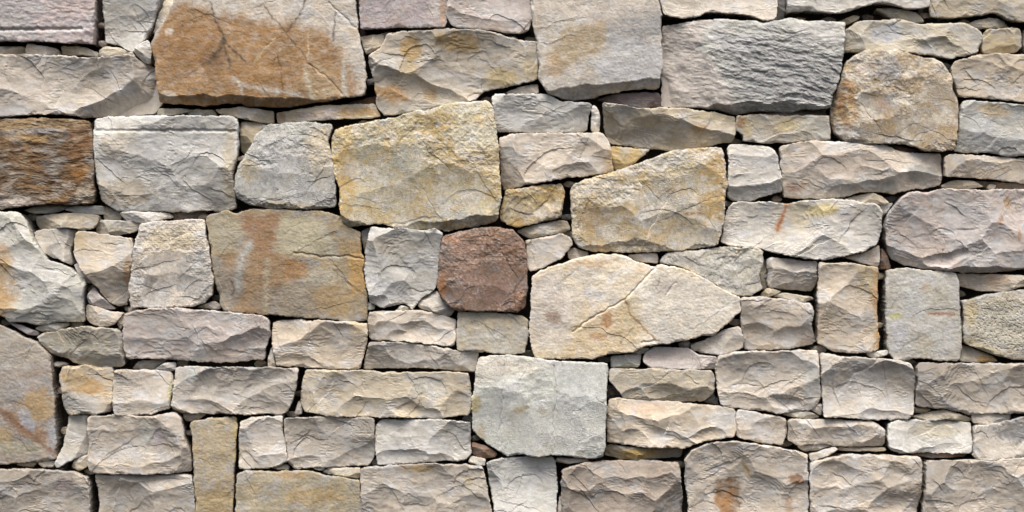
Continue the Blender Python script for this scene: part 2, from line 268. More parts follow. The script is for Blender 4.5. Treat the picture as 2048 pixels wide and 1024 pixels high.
SPOT.update({
 'a1': [(20,30,50,70,0,(172,172,170),.7,1)],
 'a4': [(400,30,24,10,-20,(150,120,84),.4,1),(432,128,22,30,20,(130,104,80),.65,1.2),(510,150,60,30,0,(182,142,94),.4,1),(342,65,9,8,0,(220,212,200),.8,1.2),(338,192,18,9,0,(196,186,170),.85,1),(655,186,20,9,0,(212,196,166),.7,1.2)],
 'a5': [(868,16,12,20,0,(212,206,200),.8,.7),(886,24,7,30,0,(196,160,120),.6,1)],
 'a7': [(1105,132,16,30,0,(184,152,108),.5,1),(1190,15,110,26,0,(206,194,180),.5,1)],
 'b2': [(62,98,10,12,0,(214,206,194),.7,1)],
 'b6': [(40,170,80,40,0,(206,196,184),.5,1)],
 'b10': [(640,228,50,10,-5,(196,176,168),.6,1),(720,222,40,10,-5,(190,152,92),.7,1),(560,232,10,10,0,(170,130,90),.6,1)],
 'b12': [(822,96,22,26,0,(186,154,98),.9,.8),(915,86,44,22,0,(178,150,98),.9,.9),(780,186,36,16,10,(202,160,106),.85,1),(860,190,14,12,0,(190,160,112),.7,1),(1005,156,34,18,0,(188,168,116),.75,1),(1060,140,16,22,0,(190,172,130),.6,1),(815,135,20,18,0,(186,164,116),.6,1)],
 'b15': [(1470,85,60,16,8,(196,196,198),.5,1),(1640,72,40,24,0,(204,202,200),.7,1)],
 'b17': [(1775,66,36,20,-8,(176,180,186),.9,.9)],
 'b18': [(1785,150,60,36,10,(166,166,168),.7,1.2),(1750,195,46,30,0,(172,172,170),.6,1.2),(1770,235,30,16,0,(150,150,152),.5,1.3),(1690,212,20,44,0,(184,136,84),.85,1),(1697,228,8,20,0,(214,196,160),.7,1),(1760,212,14,10,0,(190,150,115),.5,1),(1890,285,16,14,0,(190,194,198),.6,1),(1720,145,12,18,0,(206,186,176),.6,1)],
 'b20': [(2005,85,36,18,0,(196,172,124),.5,1)],
 'b22': [(1985,220,34,14,10,(206,186,150),.8,1),(1960,250,26,20,0,(206,208,208),.7,1),(1990,280,50,24,0,(170,172,174),.6,1)],
 'c1': [(60,252,140,13,0,(160,138,104),.9,1),(80,262,60,6,0,(170,172,178),.6,1),(172,390,20,20,0,(176,166,148),.8,1),(160,285,26,40,0,(116,82,52),.7,1),(165,345,18,16,0,(168,120,60),.7,1),(140,372,14,8,0,(206,196,180),.7,1),(60,275,50,8,0,(190,160,110),.5,1.2),(110,400,30,8,0,(142,108,68),.7,1)],
 'c2': [(350,300,80,42,-10,(194,194,192),.8,1),(430,390,40,40,0,(186,182,172),.6,1),(250,385,60,26,0,(178,162,136),.7,1),(460,330,14,80,0,(196,180,146),.6,1),(230,290,30,30,0,(190,174,146),.5,1)],
 'c4': [(640,300,30,50,0,(200,184,154),.7,1.1),(560,310,50,40,0,(200,200,200),.6,1.3),(500,340,24,24,0,(206,186,140),.6,1),(530,345,30,40,0,(168,168,166),.6,1.2),(570,412,60,8,0,(190,174,140),.7,1)],
 'c5': [(870,248,66,22,-12,(186,158,96),.8,1),(690,350,26,86,0,(204,172,108),.85,1),(700,270,30,20,0,(214,190,140),.6,1),(790,310,80,64,0,(184,180,160),.75,1.2),(950,262,40,56,0,(206,202,184),.7,1.3),(955,330,40,36,0,(190,164,120),.6,1.2),(880,320,30,50,0,(166,146,104),.6,1.3),(800,385,60,22,0,(216,206,182),.75,1.2),(890,418,50,18,0,(198,198,192),.7,1),(985,360,16,70,0,(196,174,128),.6,1),(925,240,20,14,0,(150,146,90),.5,1.3)],
 'c8': [(1300,270,90,16,5,(172,168,160),.8,1),(1400,255,16,8,0,(180,140,86),.6,1),(1420,232,40,8,0,(190,176,140),.6,1)],
 'c9': [(1483,245,10,14,0,(160,120,74),.8,1),(1495,255,8,24,0,(196,180,130),.6,1),(1575,252,26,14,0,(200,184,140),.7,1),(1625,260,36,22,0,(176,176,168),.7,1)],
 'c10': [(1130,300,70,20,0,(208,198,182),.5,1),(1220,320,12,20,0,(200,172,120),.6,1)],
 'c12': [(1030,400,24,40,0,(178,168,146),.6,1),(1100,385,30,14,0,(190,160,110),.5,1)],
 'c16': [(1424,372,30,80,0,(190,158,96),.85,1.1),(1250,370,46,20,-15,(196,170,116),.6,1.2),(1185,430,34,32,0,(196,164,112),.7,1.1),(1270,392,56,24,0,(208,206,196),.75,1.2),(1345,395,50,40,0,(188,184,172),.7,1.2),(1250,480,90,22,0,(186,176,156),.7,1),(1385,428,22,3,0,(150,96,56),.8,.6),(1365,345,30,26,0,(206,192,156),.6,1.2),(1200,395,24,18,0,(176,166,142),.6,1.2)],
 'c18': [(1755,372,56,12,4,(156,158,154),.85,1),(1848,352,36,20,15,(150,154,152),.85,1),(1660,330,70,24,0,(194,180,168),.6,1),(1590,376,20,10,0,(176,134,112),.6,1)],
 'c21': [(2010,404,7,12,-20,(196,160,110),.8,1),(1996,438,5,12,0,(186,140,90),.8,1),(2034,472,4,14,0,(180,136,92),.7,1),(1940,450,60,36,0,(196,196,198),.5,1),(1985,500,40,26,0,(192,194,196),.5,1)],
 'c22': [(1645,420,34,13,-5,(216,198,136),.85,.9),(1600,430,26,30,0,(218,204,170),.7,1),(1695,435,18,10,0,(186,180,184),.5,1.2)],
 'd8': [(8,498,18,12,0,(196,150,100),.6,1),(110,610,60,30,0,(186,186,182),.6,1),(80,560,70,40,0,(208,208,206),.5,1)],
 'd10': [(256,550,8,30,0,(176,130,70),.6,1),(160,480,14,20,0,(190,170,130),.6,1)],
 'd16': [(340,480,60,26,0,(198,184,152),.7,1),(390,560,40,50,0,(176,176,172),.75,1.2),(300,590,40,26,0,(170,170,168),.6,1.2),(310,535,40,8,0,(212,206,196),.6,1)],
 'd17': [(450,470,40,36,0,(172,166,146),.8,1),(455,570,26,40,0,(150,146,140),.7,1.1),(716,540,20,50,0,(190,154,98),.85,1),(700,495,24,20,0,(166,142,104),.7,1),(600,600,90,34,0,(160,150,136),.75,1.1),(645,550,34,16,0,(196,190,172),.75,1.2),(665,600,40,30,0,(170,144,98),.7,1.1),(590,540,24,24,0,(170,126,78),.7,1.1),(690,445,26,10,0,(186,168,130),.6,1)],
 'd18': [(770,580,34,20,0,(200,204,208),.6,1),(770,530,24,30,0,(180,180,176),.5,1.2),(790,490,50,20,0,(208,198,176),.5,1)],
 'd20': [(925,530,44,56,0,(172,146,132),.55,1.4),(990,580,50,30,0,(150,126,118),.5,1.4),(1000,500,50,36,0,(124,96,78),.6,1.2),(885,570,8,26,0,(170,116,72),.7,1),(905,480,20,8,0,(172,122,82),.6,1),(1035,600,14,16,0,(160,112,76),.6,1.2)],
 'd22': [(980,650,60,14,0,(194,180,152),.5,1)],
 'd23': [(1212,636,12,18,0,(180,130,80),.75,1.2),(1180,525,40,10,0,(212,180,140),.6,1),(1108,634,18,12,20,(170,146,130),.8,1),(1110,605,24,20,0,(196,186,178),.6,1),(1335,573,34,12,-15,(186,178,172),.6,1),(1260,615,20,30,0,(216,200,160),.5,1),(1195,672,16,8,0,(190,140,90),.6,1.2),(1090,710,30,8,0,(206,184,140),.6,1)],
 'd25': [(1440,534,44,26,0,(208,210,206),.6,1.3),(1500,520,16,30,0,(204,204,194),.6,1.2)],
 'd30': [(1735,560,22,30,0,(184,166,126),.7,1),(1690,640,30,60,0,(206,194,176),.4,1)],
 'd31': [(1790,633,12,6,0,(198,196,120),.7,1),(1830,590,26,40,0,(196,198,196),.6,1.1),(1795,670,16,30,0,(200,202,210),.6,1),(1870,690,30,26,0,(206,206,202),.6,1.1),(1850,575,12,14,0,(190,168,140),.5,1.2),(1850,690,20,20,0,(190,178,150),.5,1.1),(1880,600,30,30,0,(176,172,156),.5,1)],
 'd32': [(1990,560,30,14,0,(190,160,130),.5,1.2)],
 'd33': [(2000,650,70,46,0,(196,194,182),.6,1.2),(1940,620,12,30,0,(206,188,140),.6,1),(1960,695,40,10,20,(196,182,140),.5,1)],
 'd34': [(1976,717,20,7,0,(196,158,84),.8,1)],
 'e1': [(76,812,34,32,0,(180,152,106),.85,1),(60,858,64,16,32,(150,112,78),.75,1),(30,700,60,40,0,(186,182,170),.5,1),(55,838,14,26,-30,(176,184,196),.7,1),(20,780,26,18,0,(150,150,148),.6,1.3),(104,880,10,30,0,(176,182,188),.6,1),(40,895,60,14,0,(178,174,150),.6,1.1),(10,870,16,16,0,(196,164,100),.6,1)],
 'e2': [(160,700,60,20,0,(196,192,178),.5,1)],
 'e4': [(715,650,18,16,0,(206,184,146),.6,1)],
 'e6': [(168,768,46,18,28,(188,152,98),.85,1),(150,760,20,20,0,(200,186,156),.6,1),(165,806,46,18,0,(184,184,182),.8,1.2)],
 'e7': [(340,790,5,30,0,(150,156,100),.6,1)],
 'e8': [(385,745,10,18,0,(190,198,196),.6,1),(480,790,60,10,0,(206,204,200),.4,1)],
 'e9': [(860,770,40,26,0,(194,194,188),.6,1)],
 'e10': [(951,805,10,26,0,(200,182,120),.75,1),(1046,815,20,6,-20,(180,160,110),.6,1.3),(1085,820,10,6,0,(176,150,110),.5,1.3),(1150,790,40,60,0,(190,194,196),.5,1.3),(1030,730,70,14,0,(206,200,188),.6,1),(960,870,12,20,30,(186,166,116),.6,1),(1120,850,80,40,0,(212,212,206),.4,1.2)],
 'e11': [(1250,726,28,10,0,(190,198,184),.6,1)],
 'e16': [(1445,838,28,22,0,(210,210,208),.75,1),(1290,815,50,10,0,(206,178,148),.5,1)],
 'e17': [(1280,908,34,10,0,(190,158,86),.8,1)],
 'e18': [(1622,765,18,44,0,(196,198,194),.75,1)],
 'e19': [(1730,770,40,40,0,(206,206,206),.5,1)],
 'f2': [(290,870,14,24,0,(192,196,190),.6,1),(318,880,8,20,0,(196,184,196),.5,1)],
 'f3': [(430,1000,40,30,0,(190,166,118),.6,1),(472,880,4,60,0,(190,172,100),.6,1)],
 'f6': [(800,900,44,16,0,(190,192,194),.5,1)],
 'f8': [(128,972,20,18,0,(132,118,116),.65,1.3),(118,965,6,6,0,(110,96,120),.5,1.2)],
 'f9': [(275,985,16,16,0,(196,192,190),.5,1)],
 'f10': [(630,990,60,16,0,(196,166,110),.6,1.2),(580,950,30,6,0,(190,150,100),.6,1.2)],
 'f11': [(840,936,34,7,0,(190,160,96),.75,1),(935,965,9,12,0,(190,178,140),.6,1)],
 'f12': [(1035,955,40,24,0,(206,208,204),.5,1)],
 'f14': [(1588,958,16,11,10,(158,112,72),.85,1.6),(1578,1008,8,16,0,(166,128,92),.6,1.6),(1490,935,6,16,-30,(190,170,120),.6,1)],
 'f17': [(1880,860,50,18,0,(206,192,156),.5,1)],
 'f18': [(2030,866,34,20,0,(122,124,126),.8,1.3)],
})
V = (206,198,180)
LINE.update({
 'a4': [('stain',5,(202,196,184),[(470,158),(484,172),(530,180),(570,186),(606,192)]),('stain',4,(202,196,184),[(484,172),(488,188)]),
        ('stain',5,(200,192,170),[(611,142),(620,170),(628,198)]),('stain',6,(202,198,186),[(690,120),(688,160),(692,192)]),
        ('stain',2.6,(84,72,66),[(425,8),(430,34),(441,56),(450,76),(462,96),(478,112),(495,127)]),('stain',6,(96,78,62),[(450,80),(444,100),(424,126)]),('stain',3,(96,80,66),[(452,88),(460,118),(466,142)]),
        ('stain',2.4,(84,74,70),[(613,4),(606,24),(592,46),(575,68)]),('stain',2.2,(96,92,92),[(672,26),(670,56),(668,84)]),('stain',1.6,(120,96,70),[(530,12),(552,42),(575,68),(602,102),(634,146)]),('crack',2.2,2.0,[(660,8),(690,36),(712,58)]),
        ('stain',1.4,(110,86,60),[(558,110),(566,150),(568,182)]),('crack',2.2,1.6,[(620,130),(660,160),(685,190)]),('stain',2,(212,190,150),[(556,78),(530,102),(512,128)]),('stain',2,(200,186,160),[(620,55),(618,120)])],
 'd17': [('stain',10,(178,178,172),[(500,488),(484,515),(476,575)]),('stain',7,(182,176,160),[(645,452),(660,480),(672,515)]),('crack',2.2,2.4,[(590,505),(640,513),(690,512),(726,518)]),('stain',6,(180,170,146),[(534,520),(534,570),(532,620)]),('stain',2,(90,80,74),[(462,560),(468,578),(462,590)])],
 'd23': [('crack',1.9,2.6,[(1310,535),(1280,566),(1250,597),(1200,626),(1160,650),(1146,664)]),('stain',2.0,(150,116,76),[(1250,600),(1262,630),(1290,660),(1316,680)]),('crack',1.8,1.5,[(1350,565),(1330,590)]),('stain',1.6,(140,126,110),[(1318,555),(1312,575)]),('stain',1.6,(150,130,104),[(1270,650),(1235,690)]),('crack',2,2,[(1282,684),(1310,682)])],
 'c22': [('stain',4,(180,120,70),[(1573,408),(1566,436),(1556,458)])],
 'd31': [('stain',3,(146,98,66),[(1856,626),(1880,628),(1908,627)]),('stain',1.6,(120,124,130),[(1790,706),(1815,686),(1835,676)])],
 'e10': [('crack',2.2,1.8,[(1012,712),(1006,770),(1002,830),(1000,895)]),('crack',2.0,2.0,[(1108,730),(1112,790),(1106,850),(1108,905)])],
 'a1': [('crack',3,5,[(-120,62),(60,60),(165,58)])],
 'e1': [('stain',5,(140,108,86),[(0,818),(40,850),(108,905)]),('stain',1.4,(120,112,104),[(66,690),(50,720)])],
 'c2': [('crack',3,3,[(195,262),(300,262),(470,262)])],
 'f14': [('stain',3,(170,140,84),[(1484,925),(1500,950)])],
})
CUT.update({
 'b6': [(215,190,.46,.89,.75),(268,150,1,.15,.8),(120,205,.1,1,.3)],
 'a4': [(600,196,0,1,1.2),(325,190,-.3,1,.6)],
 'a7': [(1200,168,.1,1,1.0),(1082,120,-1,.1,.5)],
 'b15': [(1520,206,0,1,1.2),(1400,90,-.3,-1,.15),(1425,140,-1,.25,.35)],
 'b18': [(1692,210,-1,.1,1.0),(1730,280,-.3,1,.6)],
 'c2': [(222,380,-.5,.8,.5),(330,330,.1,1,.30),(462,330,1,.1,.5)],
 'c5': [(850,432,.05,1,1.0),(720,430,-.2,1,.7),(690,300,-1,0,.4)],
 'c4': [(560,405,-.05,1,.8),(500,385,-.5,1,.5)],
 'c8': [(1300,268,.06,1,.9),(1420,276,-.2,1,.6)],
 'c16': [(1250,470,0,1,.55),(1155,420,-1,0,.7)],
 'c17': [(1500,372,.1,1,.6)],
 'c18': [(1640,365,.2,1,.7),(1590,340,-.5,.8,.3)],
 'c21': [(1990,532,0,1,1.2),(1800,500,-.5,1,.7)],
 'd8': [(110,590,.05,1,.35),(150,570,1,.1,.4)],
 'd9': [(132,490,1,0,.9)],
 'd10': [(205,540,.35,.8,.45),(245,520,1,.2,.35)],
 'e2': [(200,705,.1,1,.6),(130,705,-.4,1,.6),(238,690,1,0,.7)],
 'e3': [(400,690,.05,1,.45),(520,670,1,.3,.4)],
 'e10': [(955,850,-1,.6,.4)],
 'e15': [(1330,778,.05,1,.6)],
 'f1': [(165,880,1,.1,.6)],
 'c6': [(1080,236,.3,1,.4)],
 'd29': [(1560,665,.1,1,.4),(1510,640,-.4,.9,.3)],
 'e5': [(790,716,0,1,.5)],
 'd30': [(1750,620,1,0,.5)],
 'e20': [(1880,775,-.1,1,.4)],
 'b20': [(2005,94,0,1,.6)],
 'b22': [(1970,265,-.1,1,.25)],
 'd20': [(960,614,0,1,.7),(1046,600,.8,.6,.7)],
 'd26': [(1590,568,.1,1,.7),(1546,545,-1,0,.8)],
 'd17': [(720,480,1,-.2,.2)],
})
HOLLOW.update({
 'e20': [(1965,785,50,34,10),(1880,770,34,20,6),(2060,770,50,30,8)],
 'f20': [(1985,965,46,30,9),(1905,1000,44,30,10),(2010,1010,44,26,8),(2060,960,40,30,7)],
 'f19': [(1690,940,50,26,7),(1720,985,42,28,8),(1790,940,36,28,6),(1800,1000,44,26,8),(1660,985,36,30,7),(1700,1030,44,20,8)],
 'f14': [(1425,930,42,36,7),(1560,1000,44,30,9),(1500,990,34,34,6),(1400,1000,30,26,7)],
 'e9': [(735,800,44,24,8),(840,815,50,16,7),(920,795,22,28,6),(660,775,36,22,5)],
 'e8': [(415,810,54,20,8),(540,810,44,18,7),(400,770,36,16,5),(500,770,40,16,5)],
 'e16': [(1300,845,60,18,6),(1340,868,60,14,6),(1425,860,34,12,6),(1250,870,34,14,5)],
 'e18': [(1500,800,50,22,9),(1575,800,44,16,8),(1520,745,60,20,4)],
 'e19': [(1700,825,60,12,7),(1780,825,40,14,7),(1700,770,44,24,5)],
 'f5': [(640,880,40,28,7),(710,910,34,18,7),(620,915,30,14,5)],
 'e4': [(650,690,44,24,8),(600,720,34,14,6),(690,660,30,14,4)],
 'f13': [(1180,950,46,22,7),(1250,960,40,20,7),(1320,955,36,24,7),(1190,1000,50,24,7),(1290,1000,46,22,7)],
 'f11': [(770,985,40,26,8),(830,1000,40,24,8),(900,960,50,24,6),(940,1000,34,30,8)],
 'd29': [(1515,665,36,26,8),(1580,680,40,16,6)],
 'e15': [(1340,788,36,16,7),(1270,785,30,14,6)],
 'f6': [(800,905,44,18,8),(890,915,40,14,6)],
 'c10': [(1060,330,44,26,5),(1170,340,44,16,6),(1150,300,50,16,3)],
 'c21': [(2005,470,30,26,7),(1860,440,50,34,5),(1950,500,40,30,6),(1870,515,40,12,6)],
 'c22': [(1600,505,44,16,7),(1670,490,50,24,7),(1510,440,40,22,5)],
 'b12': [(880,140,54,30,6),(960,165,50,22,7),(850,180,50,20,6),(1020,115,36,24,4)],
 'c18': [(1650,330,60,24,6),(1760,345,50,20,5)],
 'd18': [(855,540,30,50,7),(770,600,30,14,8),(820,590,24,18,5)],
 'b21': [(2010,160,40,30,6),(1960,150,40,24,5)],
 'c2': [(330,285,60,32,5),(290,370,70,36,6),(400,350,50,34,6)],
 'b6': [(60,190,60,28,6),(120,150,50,26,5),(170,170,40,26,6)],
 'b17': [(1900,90,44,18,7),(1820,85,50,12,4)],
 'f2': [(230,920,44,24,7),(330,925,40,16,6),(230,870,44,22,5),(310,880,34,24,5)],
 'e3': [(310,700,40,18,6),(400,665,50,20,5),(470,700,54,18,6)],
 'f8': [(60,1000,70,24,8),(20,970,50,20,6),(150,1000,30,30,6)],
 'f9': [(340,1000,50,30,7),(230,1000,34,30,5)],
 'f17': [(1870,895,40,12,5)],
 'd21': [(790,670,40,12,5),(860,655,40,16,5)],
})
LABEL.update({
 'a4': 'large ochre brown stone with pale grey top and dark branching marks',
 'd20': 'squarish rusty red-brown stone with rough pitted face',
 'd23': 'long cream fish-shaped stone with a diagonal crack',
 'c1': 'dark brown stone with rusty horizontal layers',
 'b15': 'grey stone with rough wavy layered face',
 'b18': 'rounded tan stone speckled grey with rusty left edge',
 'c5': 'large yellowish stone mottled with white and ochre lichen',
 'c16': 'tan sloping-topped stone with golden right side',
 'e10': 'large pale grey square stone with fine rough face',
 'd17': 'flat brown and grey stained stone',
 'd33': 'sandy stone covered with small dark pits',
 'b14': 'dark maroon wedge stone',
 'c11': 'small golden triangular stone',
 'c12': 'golden ochre stone',
 'f7': 'small reddish wedge stone',
 'f3': 'tall narrow olive stone',
 'f14': 'beige stone with rusty orange patches',
 'c22': 'pale stone with a thin rust streak and yellow stain',
 'd8': 'pale grey stone with orange stain on its left',
 'e1': 'large flat grey stone with rusty diagonal band',
})

# ------------------------------------------------------------------ noise helpers (numpy)
def _hash(ix, iy, seed):
    h = (ix.astype(np.int64) * 374761393 + iy.astype(np.int64) * 668265263 + int(seed) * 974634777) & 0xffffffff
    h = ((h ^ (h >> 13)) * 1274126177) & 0xffffffff
    h = ((h ^ (h >> 16)) * 2246822519) & 0xffffffff
    return (h ^ (h >> 15)) & 0xffffffff

def gn(x, y, seed):
    """gradient noise, about -1..1"""
    x0 = np.floor(x); y0 = np.floor(y)
    fx = x - x0; fy = y - y0
    u = fx * fx * fx * (fx * (fx * 6 - 15) + 10); v = fy * fy * fy * (fy * (fy * 6 - 15) + 10)
    def g(i, j):
        a = _hash(x0 + i, y0 + j, seed) * (2 * math.pi / 4294967296.0)
        return np.cos(a) * (fx - i) + np.sin(a) * (fy - j)
    n0 = g(0, 0) * (1 - u) + g(1, 0) * u
    n1 = g(0, 1) * (1 - u) + g(1, 1) * u
    return (n0 * (1 - v) + n1 * v) * 1.5

def fbm(x, y, seed, octv=3, gain=.5):
    a, s, t = 1.0, 0.0, 0.0
    for k in range(octv):
        s = s + a * gn(x * 2**k + 17.3 * k, y * 2**k - 9.1 * k, seed + k * 131)
        t += a; a *= gain
    return s / t * 1.3

def ridged(x, y, seed, octv=3):
    a, s, t = 1.0, 0.0, 0.0
    for k in range(octv):
        s = s + a * (1 - 2 * np.abs(gn(x * 2**k + 5.3 * k, y * 2**k + 3.1 * k, seed + k * 71)))
        t += a; a *= .5
    return s / t

def sstep(a, b, x):
    t = np.clip((x - a) / (b - a), 0, 1)
    return t * t * (3 - 2 * t)

def lin(c):
    c = np.asarray(c, float) / 255.0
    return np.where(c <= .04045, c / 12.92, ((c + .055) / 1.055) ** 2.4)

ALB = 0.70                     # reflectance of a surface that reads as full value in flat daylight

def chaikin(P, r):
    Q = np.roll(P, -1, axis=0)
    L = np.linalg.norm(Q - P, axis=1, keepdims=True)
    k = np.minimum(r, 2.6 / np.maximum(L, 1e-6))
    A = P + (Q - P) * k; B = Q - (Q - P) * k
    return np.stack([A, B], 1).reshape(-1, 2)

def sdf(P, X, Y):
    """signed distance, positive inside"""
    best = np.full(X.shape, 1e18); inside = np.zeros(X.shape, bool)
    n = len(P)
    for i in range(n):
        ax, ay = P[i]; bx, by = P[(i + 1) % n]
        ex, ey = bx - ax, by - ay
        wx, wy = X - ax, Y - ay
        t = np.clip((wx * ex + wy * ey) / (ex * ex + ey * ey + 1e-9), 0, 1)
        dx = wx - ex * t; dy = wy - ey * t
        best = np.minimum(best, dx * dx + dy * dy)
        if ay != by:
            c = ((ay <= Y) != (by <= Y)) & (X < ax + (Y - ay) * ex / ey)
            inside ^= c
    d = np.sqrt(best)
    return np.where(inside, d, -d)

def polydist(pts, X, Y):
    best = np.full(X.shape, 1e9)
    for (ax, ay), (bx, by) in zip(pts[:-1], pts[1:]):
        ex, ey = bx - ax, by - ay
        t = np.clip(((X - ax) * ex + (Y - ay) * ey) / (ex * ex + ey * ey + 1e-9), 0, 1)
        best = np.minimum(best, np.hypot(X - ax - ex * t, Y - ay - ey * t))
    return best

# ------------------------------------------------------------------ materials
def stone_material(name, grain, bump, speck, rough):
    m = bpy.data.materials.new(name); m.use_nodes = True
    nt = m.node_tree; N = nt.nodes; L = nt.links
    bs = N['Principled BSDF']
    at = N.new('ShaderNodeAttribute'); at.attribute_name = 'mineral'
    geo = N.new('ShaderNodeNewGeometry')
    def noise(scale, detail, rgh=.6):
        n = N.new('ShaderNodeTexNoise'); n.inputs['Scale'].default_value = scale
        n.inputs['Detail'].default_value = detail; n.inputs['Roughness'].default_value = rgh
        L.new(geo.outputs['Position'], n.inputs['Vector']); return n
    n1 = noise(170, 5, .7); n2 = noise(45, 4, .6); n3 = noise(grain, 6, .68)
    # grain: dark and light mineral specks
    r1 = N.new('ShaderNodeMapRange'); L.new(n1.outputs['Fac'], r1.inputs['Value'])
    r1.inputs['From Min'].default_value = .3; r1.inputs['From Max'].default_value = .7
    r1.inputs['To Min'].default_value = 1 - speck; r1.inputs['To Max'].default_value = 1 + speck
    r2 = N.new('ShaderNodeMapRange'); L.new(n2.outputs['Fac'], r2.inputs['Value'])
    r2.inputs['From Min'].default_value = .3; r2.inputs['From Max'].default_value = .7
    r2.inputs['To Min'].default_value = .90; r2.inputs['To Max'].default_value = 1.10
    mu = N.new('ShaderNodeMath'); mu.operation = 'MULTIPLY'
    L.new(r1.outputs[0], mu.inputs[0]); L.new(r2.outputs[0], mu.inputs[1])
    mx = N.new('ShaderNodeVectorMath'); mx.operation = 'SCALE'
    L.new(at.outputs['Color'], mx.inputs[0]); L.new(mu.outputs[0], mx.inputs['Scale'])
    L.new(mx.outputs[0], bs.inputs['Base Color'])
    bs.inputs['Roughness'].default_value = rough
    bs.inputs['Specular IOR Level'].default_value = .3
    sc = N.new('ShaderNodeVectorMath'); sc.operation = 'MULTIPLY'; sc.inputs[1].default_value = (.6, .8, 1.0)
    L.new(geo.outputs['Position'], sc.inputs[0])
    n4 = noise(190, 4, .7); L.new(sc.outputs[0], n4.inputs['Vector'])
    ad = N.new('ShaderNodeMath'); ad.operation = 'ADD'; L.new(n3.outputs['Fac'], ad.inputs[0]); L.new(n4.outputs['Fac'], ad.inputs[1])
    b = N.new('ShaderNodeBump'); b.inputs['Strength'].default_value = bump
    b.inputs['Distance'].default_value = .003
    n5 = noise(9, 3, .6)
    r5 = N.new('ShaderNodeMapRange'); L.new(n5.outputs['Fac'], r5.inputs['Value'])
    r5.inputs['From Min'].default_value = .38; r5.inputs['From Max'].default_value = .62
    r5.inputs['To Min'].default_value = .25 * bump; r5.inputs['To Max'].default_value = 1.25 * bump
    L.new(r5.outputs[0], b.inputs['Strength'])
    L.new(ad.outputs[0], b.inputs['Height']); L.new(b.outputs[0], bs.inputs['Normal'])
    return m

MAT = {
 'split': stone_material('split_stone', 320, .45, .08, .85),
 'rough': stone_material('weathered_stone', 240, .7, .22, .92),
 'flat':  stone_material('cleft_stone', 300, .32, .11, .8),
}

def core_material():
    m = bpy.data.materials.new('rubble_core'); m.use_nodes = True
    N = m.node_tree.nodes; L = m.node_tree.links; bs = N['Principled BSDF']
    n = N.new('ShaderNodeTexNoise'); n.inputs['Scale'].default_value = 30; n.inputs['Detail'].default_value = 6
    r = N.new('ShaderNodeValToRGB'); r.color_ramp.elements[0].color = (.035, .03, .026, 1); r.color_ramp.elements[1].color = (.10, .085, .07, 1)
    L.new(n.outputs['Fac'], r.inputs[0]); L.new(r.outputs[0], bs.inputs['Base Color'])
    bs.inputs['Roughness'].default_value = .95
    return m

# ------------------------------------------------------------------ one stone
BACK = 95.0                    # how far a stone runs back into the wall (outline units)

def bowl(h, X, Y, cx, cy, rx, ry, depth, ang=0.0, tilt=0.0):
    ca, sa = math.cos(ang), math.sin(ang)
    u = ((X - cx) * ca + (Y - cy) * sa) / rx; v = (-(X - cx) * sa + (Y - cy) * ca) / ry
    q = u * u + v * v
    w = np.exp(-q * 6)
    z0 = float((h * w).sum() / max(w.sum(), 1e-6)) - depth
    if tilt:                   # a shell-shaped break: sharp lip above, running out below
        return np.minimum(h, z0 + depth * (.15 + .95 * u * u + .85 * v * v - tilt * v))
    return np.minimum(h, z0 + depth * 1.35 * q)

def flake(h, X, Y, cx, cy, rx, ry, a, ang):
    """a thin spall: sharp lip on one side, feathering out on the other"""
    ca, sa = math.cos(ang), math.sin(ang)
    u = ((X - cx) * ca + (Y - cy) * sa) / rx; v = (-(X - cx) * sa + (Y - cy) * ca) / ry
    q = u * u + v * v
    return h - a * sstep(1.0, .93, q) * np.clip(.55 - .5 * v, 0, 1.1) * sstep(-.9, -.1, -v + .35 * np.sin(u * 2.3 + cx))

def ledge(h, X, Y, cx, cy, ln, wd, a, ang):
    """a straight broken step that heals again over a short distance"""
    ca, sa = math.cos(ang), math.sin(ang)
    u = ((X - cx) * ca + (Y - cy) * sa) / ln; v = -(X - cx) * sa + (Y - cy) * ca + 1.8 * np.abs(((X - cx) * ca + (Y - cy) * sa) / 14 % 2 - 1)
    return h - a * sstep(-.6, .8, v) * np.clip(1 - v / wd, 0, 1) * np.clip(1 - u * u, 0, 1)

